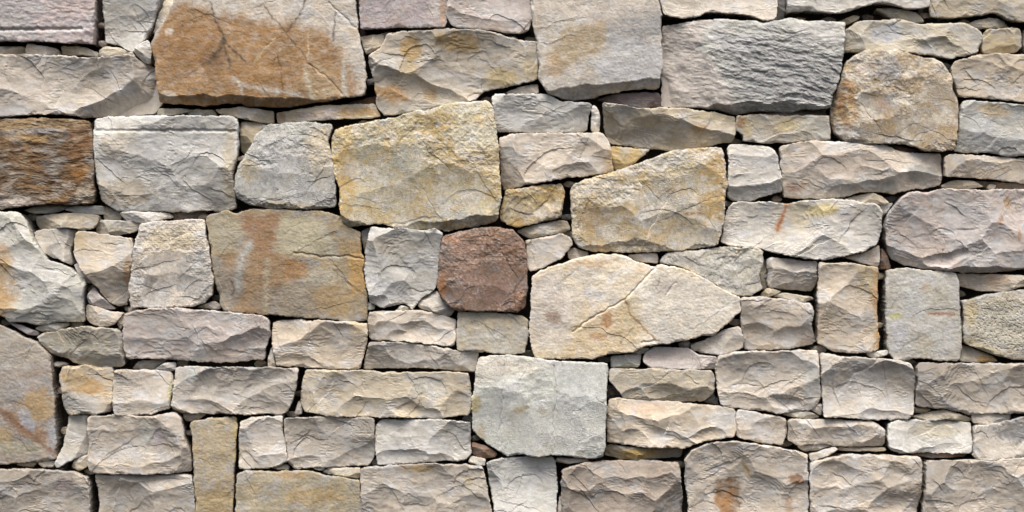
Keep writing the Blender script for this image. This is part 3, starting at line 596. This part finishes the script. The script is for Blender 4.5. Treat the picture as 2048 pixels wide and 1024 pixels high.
def stone_surface(code, style, P, X, Y, d, seed, bb):
    rng = random.Random(seed)
    w, hgt = bb
    m = min(w, hgt)
    cx, cy = P[:, 0].mean(), P[:, 1].mean()
    wx = X + 5.5 * gn(X / 36, Y / 36, seed + 1) + .9 * gn(X / 8, Y / 8, seed + 3)
    wy = Y + 5.5 * gn(X / 36, Y / 36, seed + 2) + .9 * gn(X / 8, Y / 8, seed + 4)
    h = np.zeros_like(X)
    if style in ('split', 'wedge'):
        K = 7 if style == 'split' else 5
        for k in range(K):
            a = 2 * math.pi * (k + rng.uniform(-.35, .35)) / K
            nx, ny = math.cos(a), math.sin(a)
            f = rng.uniform(.55, .95)
            sl = rng.uniform(.15, .50) * (1.45 if ny > .3 else .8)
            if style == 'wedge':
                f = rng.uniform(.0, .6); sl *= 1.3
            px, py = cx + nx * w * .5 * f, cy + ny * hgt * .5 * f
            h = np.minimum(h, -sl * ((wx - px) * nx + (wy - py) * ny))
    elif style in ('flat',):
        for k in range(6):
            a = 2 * math.pi * (k + rng.uniform(-.4, .4)) / 6
            nx, ny = math.cos(a), math.sin(a)
            f = rng.uniform(.1, .8); sl = rng.uniform(.02, .09)
            h = np.minimum(h, -sl * ((wx - cx - nx * w * .5 * f) * nx + (wy - cy - ny * hgt * .5 * f) * ny))
    else:
        for k in range(6):
            a = 2 * math.pi * (k + rng.uniform(-.3, .3)) / 6
            nx, ny = math.cos(a), math.sin(a)
            f = rng.uniform(.6, .9); sl = rng.uniform(.08, .25)
            h = np.minimum(h, -sl * ((wx - cx - nx * w * .5 * f) * nx + (wy - cy - ny * hgt * .5 * f) * ny))
    # broad fracture planes, each tilted its own way
    if style == 'split':
        n = int(w * hgt / (4600 if code in HOLLOW else 2300)) + 3
        for k in range(n):
            x0 = cx + rng.uniform(-.5, .5) * w; y0 = cy + rng.uniform(-.5, .5) * hgt
            q = np.exp(-((X - x0)**2 + (Y - y0)**2) / 60.0)
            z0 = float((h * q).sum() / max(q.sum(), 1e-6)) - rng.uniform(.6, 4.0)
            a = rng.choice((1, -1)) * math.pi / 2 + rng.gauss(0, .8)
            g0 = rng.uniform(.06, .38)
            an = rng.uniform(-.6, .6); ca, sa = math.cos(an), math.sin(an)
            Ru = rng.uniform(160, 420); Rv = rng.uniform(70, 200)
            dx = wx - x0; dy = wy - y0
            u = dx * ca + dy * sa; v = -dx * sa + dy * ca
            h = np.minimum(h, z0 - g0 * (dx * math.cos(a) + dy * math.sin(a)) + u * u / (2 * Ru) + v * v / (2 * Rv))
    # pitched ridges and chipped hollows placed by hand
    for (x0, y0, nx, ny, sl) in CUT.get(code, ()):
        n = math.hypot(nx, ny); nx /= n; ny /= n
        q = np.exp(-((X - x0)**2 + (Y - y0)**2) / 30.0)
        z0 = float((h * q).sum() / q.sum())
        h = np.minimum(h, z0 - sl * ((wx - x0) * nx + (wy - y0) * ny) * (1 + .25 * gn(X / 40, Y / 40, seed + 9)))
    for (x0, y0, rx, ry, dep) in HOLLOW.get(code, ()):
        h = bowl(h, wx, wy, x0, y0, rx * rng.uniform(.9, 1.25), ry * rng.uniform(.9, 1.2), dep * rng.uniform(.55, 1.0), rng.uniform(-.4, .4), rng.uniform(.7, 1.25))
    # thin spalls and straight ledges
    if style == 'split':
        for k in range(int(w * hgt / 5000) + 1):
            h = ledge(h, wx, wy, cx + rng.uniform(-.45, .45) * w, cy + rng.uniform(-.45, .45) * hgt, rng.uniform(.12, .4) * min(w, 150), rng.uniform(10, 34), rng.uniform(.5, 2.2), rng.gauss(0, .75) + rng.choice((0, 0, 0, math.pi / 2)))
        for k in range(int(w * hgt / 13000)):
            r = rng.uniform(.12, .34) * min(m, 110)
            h = flake(h, wx, wy, cx + rng.uniform(-.48, .48) * w, cy + rng.uniform(-.42, .5) * hgt, r * rng.uniform(1.1, 2.2), r * rng.uniform(.6, 1.0), rng.uniform(.8, 2.4), rng.gauss(0, .55))
        h = h + 1.0 * ridged(wx / 44, wy / 26, seed + 21, 2) + .26 * fbm(X / 9, Y / 6, seed + 23, 3)
        h = h + .9 * ridged(X / 15, Y / 6, seed + 25, 2) * sstep(0, .5, gn(X / 45, Y / 45, seed + 26))
        # stepped breaks where the stone has come away in thin leaves
        stp = rng.uniform(2.2, 3.4)
        n = (h + 1.1 * fbm(X / 16, Y / 12, seed + 27, 3)) / stp
        fl = np.floor(n)
        ter = (fl + sstep(.36, .64, n - fl)) * stp
        h = h + (ter - n * stp) * .40 * sstep(.05, .35, fbm(X / 55, Y / 40, seed + 28, 2))
    elif style == 'wedge':
        h = h + .9 * ridged(wx / 22, wy / 12, seed + 21, 2) + .5 * fbm(X / 8, Y / 6, seed + 23, 2)
    elif style == 'flat':
        h = h + 2.0 * fbm(X / 90, Y / 70, seed + 21, 2) + .7 * fbm(X / 22, Y / 16, seed + 22, 3) + .4 * fbm(X / 6, Y / 5, seed + 23, 2)
        for k in range(int(w * hgt / 9000) + 1):
            h = ledge(h, wx, wy, cx + rng.uniform(-.45, .45) * w, cy + rng.uniform(-.45, .45) * hgt, rng.uniform(.1, .4) * min(w, 200), rng.uniform(14, 60), rng.uniform(.3, 1.0), rng.gauss(0, .9))
        for k in range(1):
            r = rng.uniform(.10, .30) * min(m, 150)
            h = flake(h, wx, wy, cx + rng.uniform(-.5, .5) * w, cy + rng.uniform(-.5, .5) * hgt, r * rng.uniform(1.2, 2.4), r * rng.uniform(.5, 1.0), rng.uniform(.4, 1.1), rng.gauss(0, .8))
    elif style == 'strata':
        yy = Y + (-.13 * X if code == 'b15' else 0) + 9 * gn(X / 90, Y / 60, seed + 31) + 2.5 * gn(X / 22, Y / 18, seed + 33)
        mask = np.ones_like(X)
        if code == 'b15':
            lay = sdf(np.array(LAYERED, float), X, Y) + 7 * fbm(X / 26, Y / 22, seed + 35, 3)
            mask = .30 + .70 * sstep(-14, 22, lay)
        if code == 'a1':
            mask = mask * .35
        if code == 'c1':
            mask = mask * .62
        led = 5.0 * fbm(X / 48, yy / 13, seed + 32, 4, .6) / 1.5
        fl = np.floor(led)
        led = (fl + sstep(.25, .75, led - fl)) * 1.25
        rag = sstep(-.35, .35, gn(X / 70, Y / 40, seed + 39))
        h = h + mask * (led + (.4 + 1.2 * rag) * fbm(X / 24, yy / 5, seed + 34, 3) + .5 * rag * ridged(X / 14, yy / 4, seed + 38, 2))
        if code == 'b15':
            h = h - 1.0 * sstep(.4, .9, mask)
        h = h + .8 * fbm(X / 12, Y / 10, seed + 36, 2) + 1.0 * ridged(wx / 40, wy / 26, seed + 37, 2)
    elif style == 'rough':
        h = h + 3.0 * fbm(X / 60, Y / 45, seed + 21, 2) + 1.7 * fbm(X / 15, Y / 13, seed + 22, 3) + .9 * ridged(X / 9, Y / 8, seed + 23, 2)
        for k in range(5):
            r = rng.uniform(.1, .25) * m
            h = bowl(h, wx, wy, cx + rng.uniform(-.45, .45) * w, cy + rng.uniform(-.1, .5) * hgt, r * 1.6, r, r * rng.uniform(.05, .12), rng.uniform(-.4, .4))
        for k in range(10):
            h = ledge(h, wx, wy, cx + rng.uniform(-.45, .45) * w, cy + rng.uniform(-.45, .45) * hgt, rng.uniform(.1, .3) * w, rng.uniform(8, 30), rng.uniform(.6, 2.0), rng.gauss(0, .7))
        for k in range(2):
            r = rng.uniform(.06, .2) * m
            h = flake(h, wx, wy, cx + rng.uniform(-.5, .5) * w, cy + rng.uniform(-.3, .5) * hgt, r * rng.uniform(1.2, 2.2), r * rng.uniform(.6, 1.0), rng.uniform(.6, 1.5), rng.gauss(0, .6))
    elif style == 'rough2':
        for k in range(14):
            h = ledge(h, wx, wy, cx + rng.uniform(-.45, .45) * w, cy + rng.uniform(-.45, .45) * hgt, rng.uniform(.06, .2) * w, rng.uniform(8, 30), rng.uniform(.5, 1.5), rng.uniform(-2, 2))
        for k in range(3):
            r = rng.uniform(.05, .2) * m
            h = flake(h, wx, wy, cx + rng.uniform(-.5, .5) * w, cy + rng.uniform(-.5, .5) * hgt, r * rng.uniform(1.0, 2.0), r * rng.uniform(.6, 1.2), rng.uniform(.5, 1.3), rng.uniform(-2, 2))
        h = h + 2.5 * fbm(X / 80, Y / 80, seed + 21, 2) + 1.1 * fbm(X / 18, Y / 15, seed + 22, 3) + .7 * ridged(X / 22, Y / 18, seed + 23, 3)
        for k in range(9):
            r = rng.uniform(.1, .28) * m
            h = bowl(h, wx, wy, cx + rng.uniform(-.5, .5) * w, cy + rng.uniform(-.5, .5) * hgt, r * 1.2, r, r * rng.uniform(.03, .08), rng.uniform(-.6, .6))
    elif style == 'pitted':
        h = h + 3.0 * fbm(X / 70, Y / 50, seed + 21, 2) + .8 * fbm(X / 12, Y / 10, seed + 22, 2)
        pit = fbm(X / 5, Y / 3.8, seed + 23, 2)
        h = h - 1.1 * sstep(.12, .45, pit) * sstep(4, 20, d)
    for (kind, wd, val, pts) in LINE.get(code, ()):
        if kind == 'crack':
            dd = polydist(pts, X + 2.5 * gn(X / 12, Y / 12, seed + 41), Y + 2.5 * gn(X / 12, Y / 12, seed + 42))
            h = h - val * np.exp(-(dd / wd)**2)
    # broken, rounded arris
    wn = 2.6 + 5.0 * np.clip(gn(X / 30, Y / 30, seed + 51), 0, 1)**1.5 * 2 + 1.6 * gn(X / 9, Y / 9, seed + 52)
    wn = np.clip(wn, 1.4, 11) * (0.7 if m < 45 else 1.0)
    t = np.clip(1 - d / wn, 0, 1)
    h = h - wn * .65 * t**1.6
    return h

def stone_colour(code, base, style, X, Y, d, seed, h):
    rng = random.Random(seed + 5)
    b = lin(base)
    jit = rng.uniform(.93, 1.06)
    warm = rng.uniform(-.025, .025)
    b = b * jit * np.array([1 + warm, 1, 1 - warm])
    C = np.ones(X.shape + (3,)) * b
    def mix(c, a):
        nonlocal C
        C = C * (1 - a[..., None]) + np.asarray(c) * a[..., None]
    # broad mottling: one cooler, one warmer vein of mineral
    n1 = fbm(X / 70, Y / 50, seed + 61, 3); n2 = fbm(X / 48, Y / 40, seed + 62, 3)
    g = b.mean()
    mix(np.array([g * 1.0, g * 1.0, g * .99]) * 1.02, (.2 if style == 'flat' else .6) * sstep(.02, .45, n1))
    mix(b * np.array([1.0, .93, .84]), .45 * sstep(.05, .5, n2))
    mix(b * 1.14, .5 * sstep(.1, .5, fbm(X / 24, Y / 17, seed + 63, 2)))
    mix(np.array([g * 1.16, g * 1.17, g * 1.18]), .55 * sstep(.12, .4, fbm(X / 42, Y / 34, seed + 65, 4, .6)))
    if style == 'flat':        # bedding smears, blotches and hairline mineral seams
        yy = Y + .18 * X + 9 * gn(X / 90, Y / 90, seed + 94)
        mix(b * np.array([.95, .86, .72]), .5 * sstep(.08, .4, fbm(X / 34, Y / 26, seed + 99, 4, .6)))
        mix(np.array([g, g, g]) * 1.1, .5 * sstep(.1, .4, fbm(X / 30, Y / 30, seed + 100, 4, .6)))
        fm = 1 + .14 * sstep(.12, .5, fbm(X / 60, yy / 7, seed + 95, 3)) - .15 * sstep(.16, .5, fbm(X / 46, yy / 5, seed + 96, 3))
        seam = np.abs(fbm(X / 75, Y / 95, seed + 97, 2))
        fm = fm * (1 - .25 * sstep(.016, .004, seam) * sstep(-.1, .3, gn(X / 50, Y / 50, seed + 98)))
    for (pts, col, st, soft) in PATCH.get(code, ()):
        q = sdf(np.array(pts, float), X, Y) + 11 * fbm(X / 30, Y / 26, seed + 91, 4, .6) + 4 * fbm(X / 6, Y / 5, seed + 92, 2)
        mix(lin(col), st * sstep(-1.6 * soft - 2, 1.6 * soft + 2, q) * (.88 + .45 * fbm(X / 18, Y / 14, seed + 93, 4, .6)).clip(0, 1))
    for (x, y, rx, ry, ang, col, st, rag) in SPOT.get(code, ()):
        a = math.radians(ang); ca, sa = math.cos(a), math.sin(a)
        u = ((X - x) * ca + (Y - y) * sa) / rx; v = (-(X - x) * sa + (Y - y) * ca) / ry
        q = np.sqrt(u * u + v * v) + rag * (.50 * fbm(X / 26, Y / 22, seed + 64 + int(x) % 50, 4, .6) + .26 * fbm(X / 6, Y / 5, seed + 66, 2))
        mix(lin(col), st * sstep(1.20, .74, q) * (.86 + .3 * fbm(X / 9, Y / 8, seed + 70, 2)).clip(0, 1))
    for (kind, wd, val, pts) in LINE.get(code, ()):
        if kind == 'stain':
            dd = polydist(pts, X + 3 * gn(X / 11, Y / 11, seed + 43), Y + 3 * gn(X / 11, Y / 11, seed + 44))
            mix(lin(val), np.exp(-(dd / (wd * 1.1 * (.85 + .5 * gn(X / 17, Y / 17, seed + 46))))**2) * (.85 + .6 * gn(X / 7, Y / 7, seed + 45)).clip(0, 1))
    amp = {'rough': .22, 'pitted': .16, 'rough2': .15, 'flat': .15, 'strata': .14}.get(style, .08)
    f = 1 + amp * fbm(X / 7, Y / 6, seed + 67, 3) + .5 * amp * gn(X / 2.6, Y / 2.6, seed + 68) + .7 * amp * fbm(X / 26, Y / 22, seed + 69, 2)
    if style == 'flat':
        f = f * fm
    if code == 'b15':
        yy = Y - .13 * X + 9 * gn(X / 90, Y / 60, seed + 31)
        lay = sstep(-3, 5, sdf(np.array(LAYERED, float), X, Y))
        f = f * (1 + lay * (.16 * fbm(X / 30, yy / 5, seed + 101, 3) - .10))
    if code in ('c5', 'c16', 'c12', 'b18'):
        mix(b * np.array([.96, .80, .54]), .60 * sstep(.02, .34, fbm(X / 62, Y / 50, seed + 102, 4, .55)))
        mix(lin((222,214,198)), .75 * sstep(.08, .32, fbm(X / 46, Y / 36, seed + 103, 5, .6)))
    if style == 'rough':       # crusts of pale and dark lichen
        pal = sstep(.14, .42, fbm(X / 15, Y / 13, seed + 71, 4, .65)) * .50
        g2 = b.mean() * 1.3 + .03
        mix(np.minimum(b * .6 + g2 * .65, .66), pal)
        mix(b * .52, sstep(.20, .50, fbm(X / 11, Y / 9, seed + 72, 4, .65)) * .55)
    if code == 'd20':
        mix(lin((198,178,168)), sstep(.06, .40, fbm(X / 4.5, Y / 4.0, seed + 73, 2)) * .60 * sstep(-.35, .3, gn(X / 50, Y / 50, seed + 76)))
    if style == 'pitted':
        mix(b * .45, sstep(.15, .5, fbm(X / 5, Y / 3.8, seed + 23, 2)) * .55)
    if style == 'strata' and code == 'c1':
        yy = Y + 6 * gn(X / 80, Y / 60, seed + 31)
        mix(lin((92,72,54)), sstep(.0, .4, fbm(X / 50, yy / 16, seed + 74, 4, .6)) * .6)
        mix(lin((186,170,144)), sstep(.1, .45, fbm(X / 34, yy / 12, seed + 75, 4, .6)) * .4)
        mix(lin((160,154,146)), sstep(.1, .4, fbm(X / 44, yy / 26, seed + 77, 3)) * .5)
    # convex crests and arrises made paler, following the curvature of the relief
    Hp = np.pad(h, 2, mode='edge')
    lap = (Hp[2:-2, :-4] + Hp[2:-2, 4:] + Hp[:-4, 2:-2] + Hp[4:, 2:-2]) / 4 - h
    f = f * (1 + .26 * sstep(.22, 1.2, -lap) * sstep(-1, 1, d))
    return np.clip(C * f[..., None] * ALB, .01, .85)

def make_stone(code, colname, style, zoff, outline, idx, parent):
    seed = 1000 + idx * 37
    P0 = np.array(outline, float)
    P = chaikin(chaikin(P0, .16), .25)
    lo = P.min(0); hi = P.max(0)
    w, hg = hi - lo
    s = 2.0 if min(w, hg) > 45 else 1.5
    T = 4
    pad = (T + 2) * s
    gx = np.arange(lo[0] - pad, hi[0] + pad + s, s); gy = np.arange(lo[1] - pad, hi[1] + pad + s, s)
    X, Y = np.meshgrid(gx, gy)
    k = 1.0 if min(w, hg) > 45 else .55
    jx = k * (1.8 * ridged(X / 30, Y / 30, seed + 81, 1) + 1.3 * ridged(X / 9, Y / 9, seed + 82, 2))
    jy = k * (1.8 * ridged(X / 30, Y / 30, seed + 83, 1) + 1.3 * ridged(X / 9, Y / 9, seed + 84, 2))
    d = sdf(P, X + jx, Y + jy) + .9 + (1.6 if min(w, hg) > 45 else .5) * gn(X / 55, Y / 55, seed + 86)
    dY, dX = np.gradient(d, s)
    gl = np.maximum(np.hypot(dX, dY), .5); dX /= gl; dY /= gl
    h = stone_surface(code, style, P0, X, Y, np.maximum(d, 0), seed, (w, hg))
    core = d > 0
    h = h - np.percentile(h[core], 80)
    h = np.clip(h, -34, 12)
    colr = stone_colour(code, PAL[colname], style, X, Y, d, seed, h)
    out = np.clip(-d / (T * s), 0, 1)
    back = BACK * out**1.6
    dc = np.clip(-d, 0, None)
    PX = X + dX * (dc + back * .10); PY = Y + dY * (dc + back * .10)
    H = np.where(d > 0, h, h - back) + (zoff * 1.5 if zoff > 0 else zoff)
    H = np.where(out >= .74, -BACK, H)
    keep = d > -T * s * .76
    cell = keep[:-1, :-1] | keep[1:, :-1] | keep[:-1, 1:] | keep[1:, 1:]
    ny, nx = X.shape
    I = np.arange(ny * nx).reshape(ny, nx)
    q = np.stack([I[:-1, :-1], I[1:, :-1], I[1:, 1:], I[:-1, 1:]], -1)[cell]
    used = np.unique(q)
    remap = np.full(ny * nx, -1); remap[used] = np.arange(len(used))
    q = remap[q]
    o0 = P0.mean(0); o0 = np.clip(o0, (-60, -40), (2108, 1064))
    V = np.stack([(PX.ravel()[used] - o0[0]) * S, -H.ravel()[used] * S, -(PY.ravel()[used] - o0[1]) * S], -1)
    Cc = colr.reshape(-1, 3)[used]
    # closed back: a fan from one point behind
    e = np.concatenate([q[:, [0, 1]], q[:, [1, 2]], q[:, [2, 3]], q[:, [3, 0]]])
    key = np.sort(e, 1); kk = key[:, 0] * (len(used) + 1) + key[:, 1]
    _, inv, cnt = np.unique(kk, return_inverse=True, return_counts=True)
    be = e[cnt[inv] == 1]
    vb = np.array([[0, (BACK + 4) * S, 0]])
    V = np.concatenate([V, vb]); Cc = np.concatenate([Cc, Cc[:1]])
    bi = len(V) - 1
    nq, nt_ = len(q), len(be)
    loops = np.concatenate([q.ravel(), np.stack([be[:, 1], be[:, 0], np.full(nt_, bi)], -1).ravel()])
    starts = np.concatenate([np.arange(nq) * 4, nq * 4 + np.arange(nt_) * 3])
    me = bpy.data.meshes.new('stone')
    me.vertices.add(len(V)); me.vertices.foreach_set('co', V.astype(np.float32).ravel())
    me.loops.add(len(loops)); me.loops.foreach_set('vertex_index', loops.astype(np.int32))
    me.polygons.add(nq + nt_); me.polygons.foreach_set('loop_start', starts.astype(np.int32))
    me.polygons.foreach_set('use_smooth', np.zeros(nq + nt_, bool))
    ca = me.attributes.new('mineral', 'FLOAT_COLOR', 'POINT')
    ca.data.foreach_set('color', np.concatenate([Cc, np.ones((len(Cc), 1))], 1).astype(np.float32).ravel())
    me.update(calc_edges=True); me.validate()
    me.materials.append(MAT['rough' if style in ('rough', 'pitted', 'rough2') else 'flat' if style in ('flat', 'strata') else 'split'])
    ob = bpy.data.objects.new('wedge_stone' if style == 'wedge' else 'stone', me)
    COL.objects.link(ob)
    ob.parent = parent
    ob.location = ((o0[0] - 1024) * S, 0, ZC + (512 - o0[1]) * S)
    if code in LABEL:
        ob['label'] = LABEL[code]
    return nq * 2 + nt_

# ------------------------------------------------------------------ the wall
wall = bpy.data.objects.new('stone_wall', None)
COL.objects.link(wall)
wall['label'] = 'dry stone wall of rough beige, grey and ochre blocks wedged with small stones'
wall['category'] = 'wall'
wall['kind'] = 'thing'

def make_core():
    gx = np.linspace(-1.90, 1.90, 120); gz = np.linspace(ZC - .90, ZC + .86, 60)
    X, Z = np.meshgrid(gx, gz)
    Yf = .125 + .012 * fbm(X * 9, Z * 9, 77, 3)
    n = X.size; ny, nx = X.shape
    V = np.concatenate([np.stack([X.ravel(), Yf.ravel(), Z.ravel()], -1), np.stack([X.ravel(), np.full(n, .42), Z.ravel()], -1)])
    I = np.arange(n).reshape(ny, nx)
    F = []
    for j in range(ny - 1):
        for i in range(nx - 1):
            F.append((I[j, i], I[j, i+1], I[j+1, i+1], I[j+1, i]))
    B = [I[0, i] for i in range(nx)] + [I[j, -1] for j in range(1, ny)] + [I[-1, i] for i in range(nx-2, -1, -1)] + [I[j, 0] for j in range(ny-2, 0, -1)]
    for a, b in zip(B, B[1:] + B[:1]):
        F.append((a, a + n, b + n, b))
    F.append([b + n for b in reversed(B)])
    me = bpy.data.meshes.new('rubble_core')
    me.from_pydata(V.tolist(), [], [tuple(int(v) for v in f) for f in F]); me.update()
    me.materials.append(core_material())
    ob = bpy.data.objects.new('rubble_core', me); COL.objects.link(ob); ob.parent = wall

make_core()
tris = 0
for idx, row in enumerate(RAW.strip().split('\n')):
    code, colname, style, zoff, pts = row.split('|')
    outline = [tuple(float(v) for v in p.split(',')) for p in pts.split()]
    tris += make_stone(code, colname, style, float(zoff), outline, idx, wall)
def joint_chips(start):
    """small stones pushed into the open joints"""
    st = 3.0
    gx = np.arange(0, 2049, st); gy = np.arange(0, 1025, st)
    X, Y = np.meshgrid(gx, gy)
    best = np.full(X.shape, -99.0)
    for row in RAW.strip().split('\n'):
        c, _, _, z, pts = row.split('|')
        if float(z) < -22: continue
        P = np.array([[float(v) for v in p.split(',')] for p in pts.split()])
        lo = P.min(0) - 20; hi = P.max(0) + 20
        i0, i1 = np.searchsorted(gx, (lo[0], hi[0])); j0, j1 = np.searchsorted(gy, (lo[1], hi[1]))
        if i1 <= i0 or j1 <= j0: continue
        sl = (slice(j0, j1), slice(i0, i1))
        best[sl] = np.maximum(best[sl], sdf(P, X[sl], Y[sl]))
    gap = -best
    rng = random.Random(4)
    cand = [(gap[j, i] + rng.uniform(0, 1.5), gx[i], gy[j]) for j, i in zip(*np.where((gap > 3.5) & (gap < 60)))]
    cand.sort(reverse=True)
    taken = []; t = 0
    for gv, x, y in cand:
        if any(abs(x - a) < 34 and abs(y - b) < 34 for a, b in taken): continue
        taken.append((x, y))
        if rng.random() < .3: continue
        rx = rng.uniform(11, 20); ry = rng.uniform(6, 9)
        n = rng.choice((5, 6, 7)); a0 = rng.uniform(0, 6.28)
        o = [(x + rx * rng.uniform(.7, 1.1) * math.cos(a0 + 6.2832 * k / n), y + 2 + ry * rng.uniform(.7, 1.1) * math.sin(a0 + 6.2832 * k / n)) for k in range(n)]
        col = rng.choice(('khaki', 'tan', 'clay', 'umber', 'slate', 'taupe', 'warm'))
        t += make_stone('chip%d' % len(taken), col, 'wedge', rng.uniform(-50, -24), o, start + len(taken), wall)
        if len(taken) > 95: break
    print('chips', len(taken))
    return t

tris += joint_chips(idx + 1)
print('stones', idx + 1, 'triangles', tris)
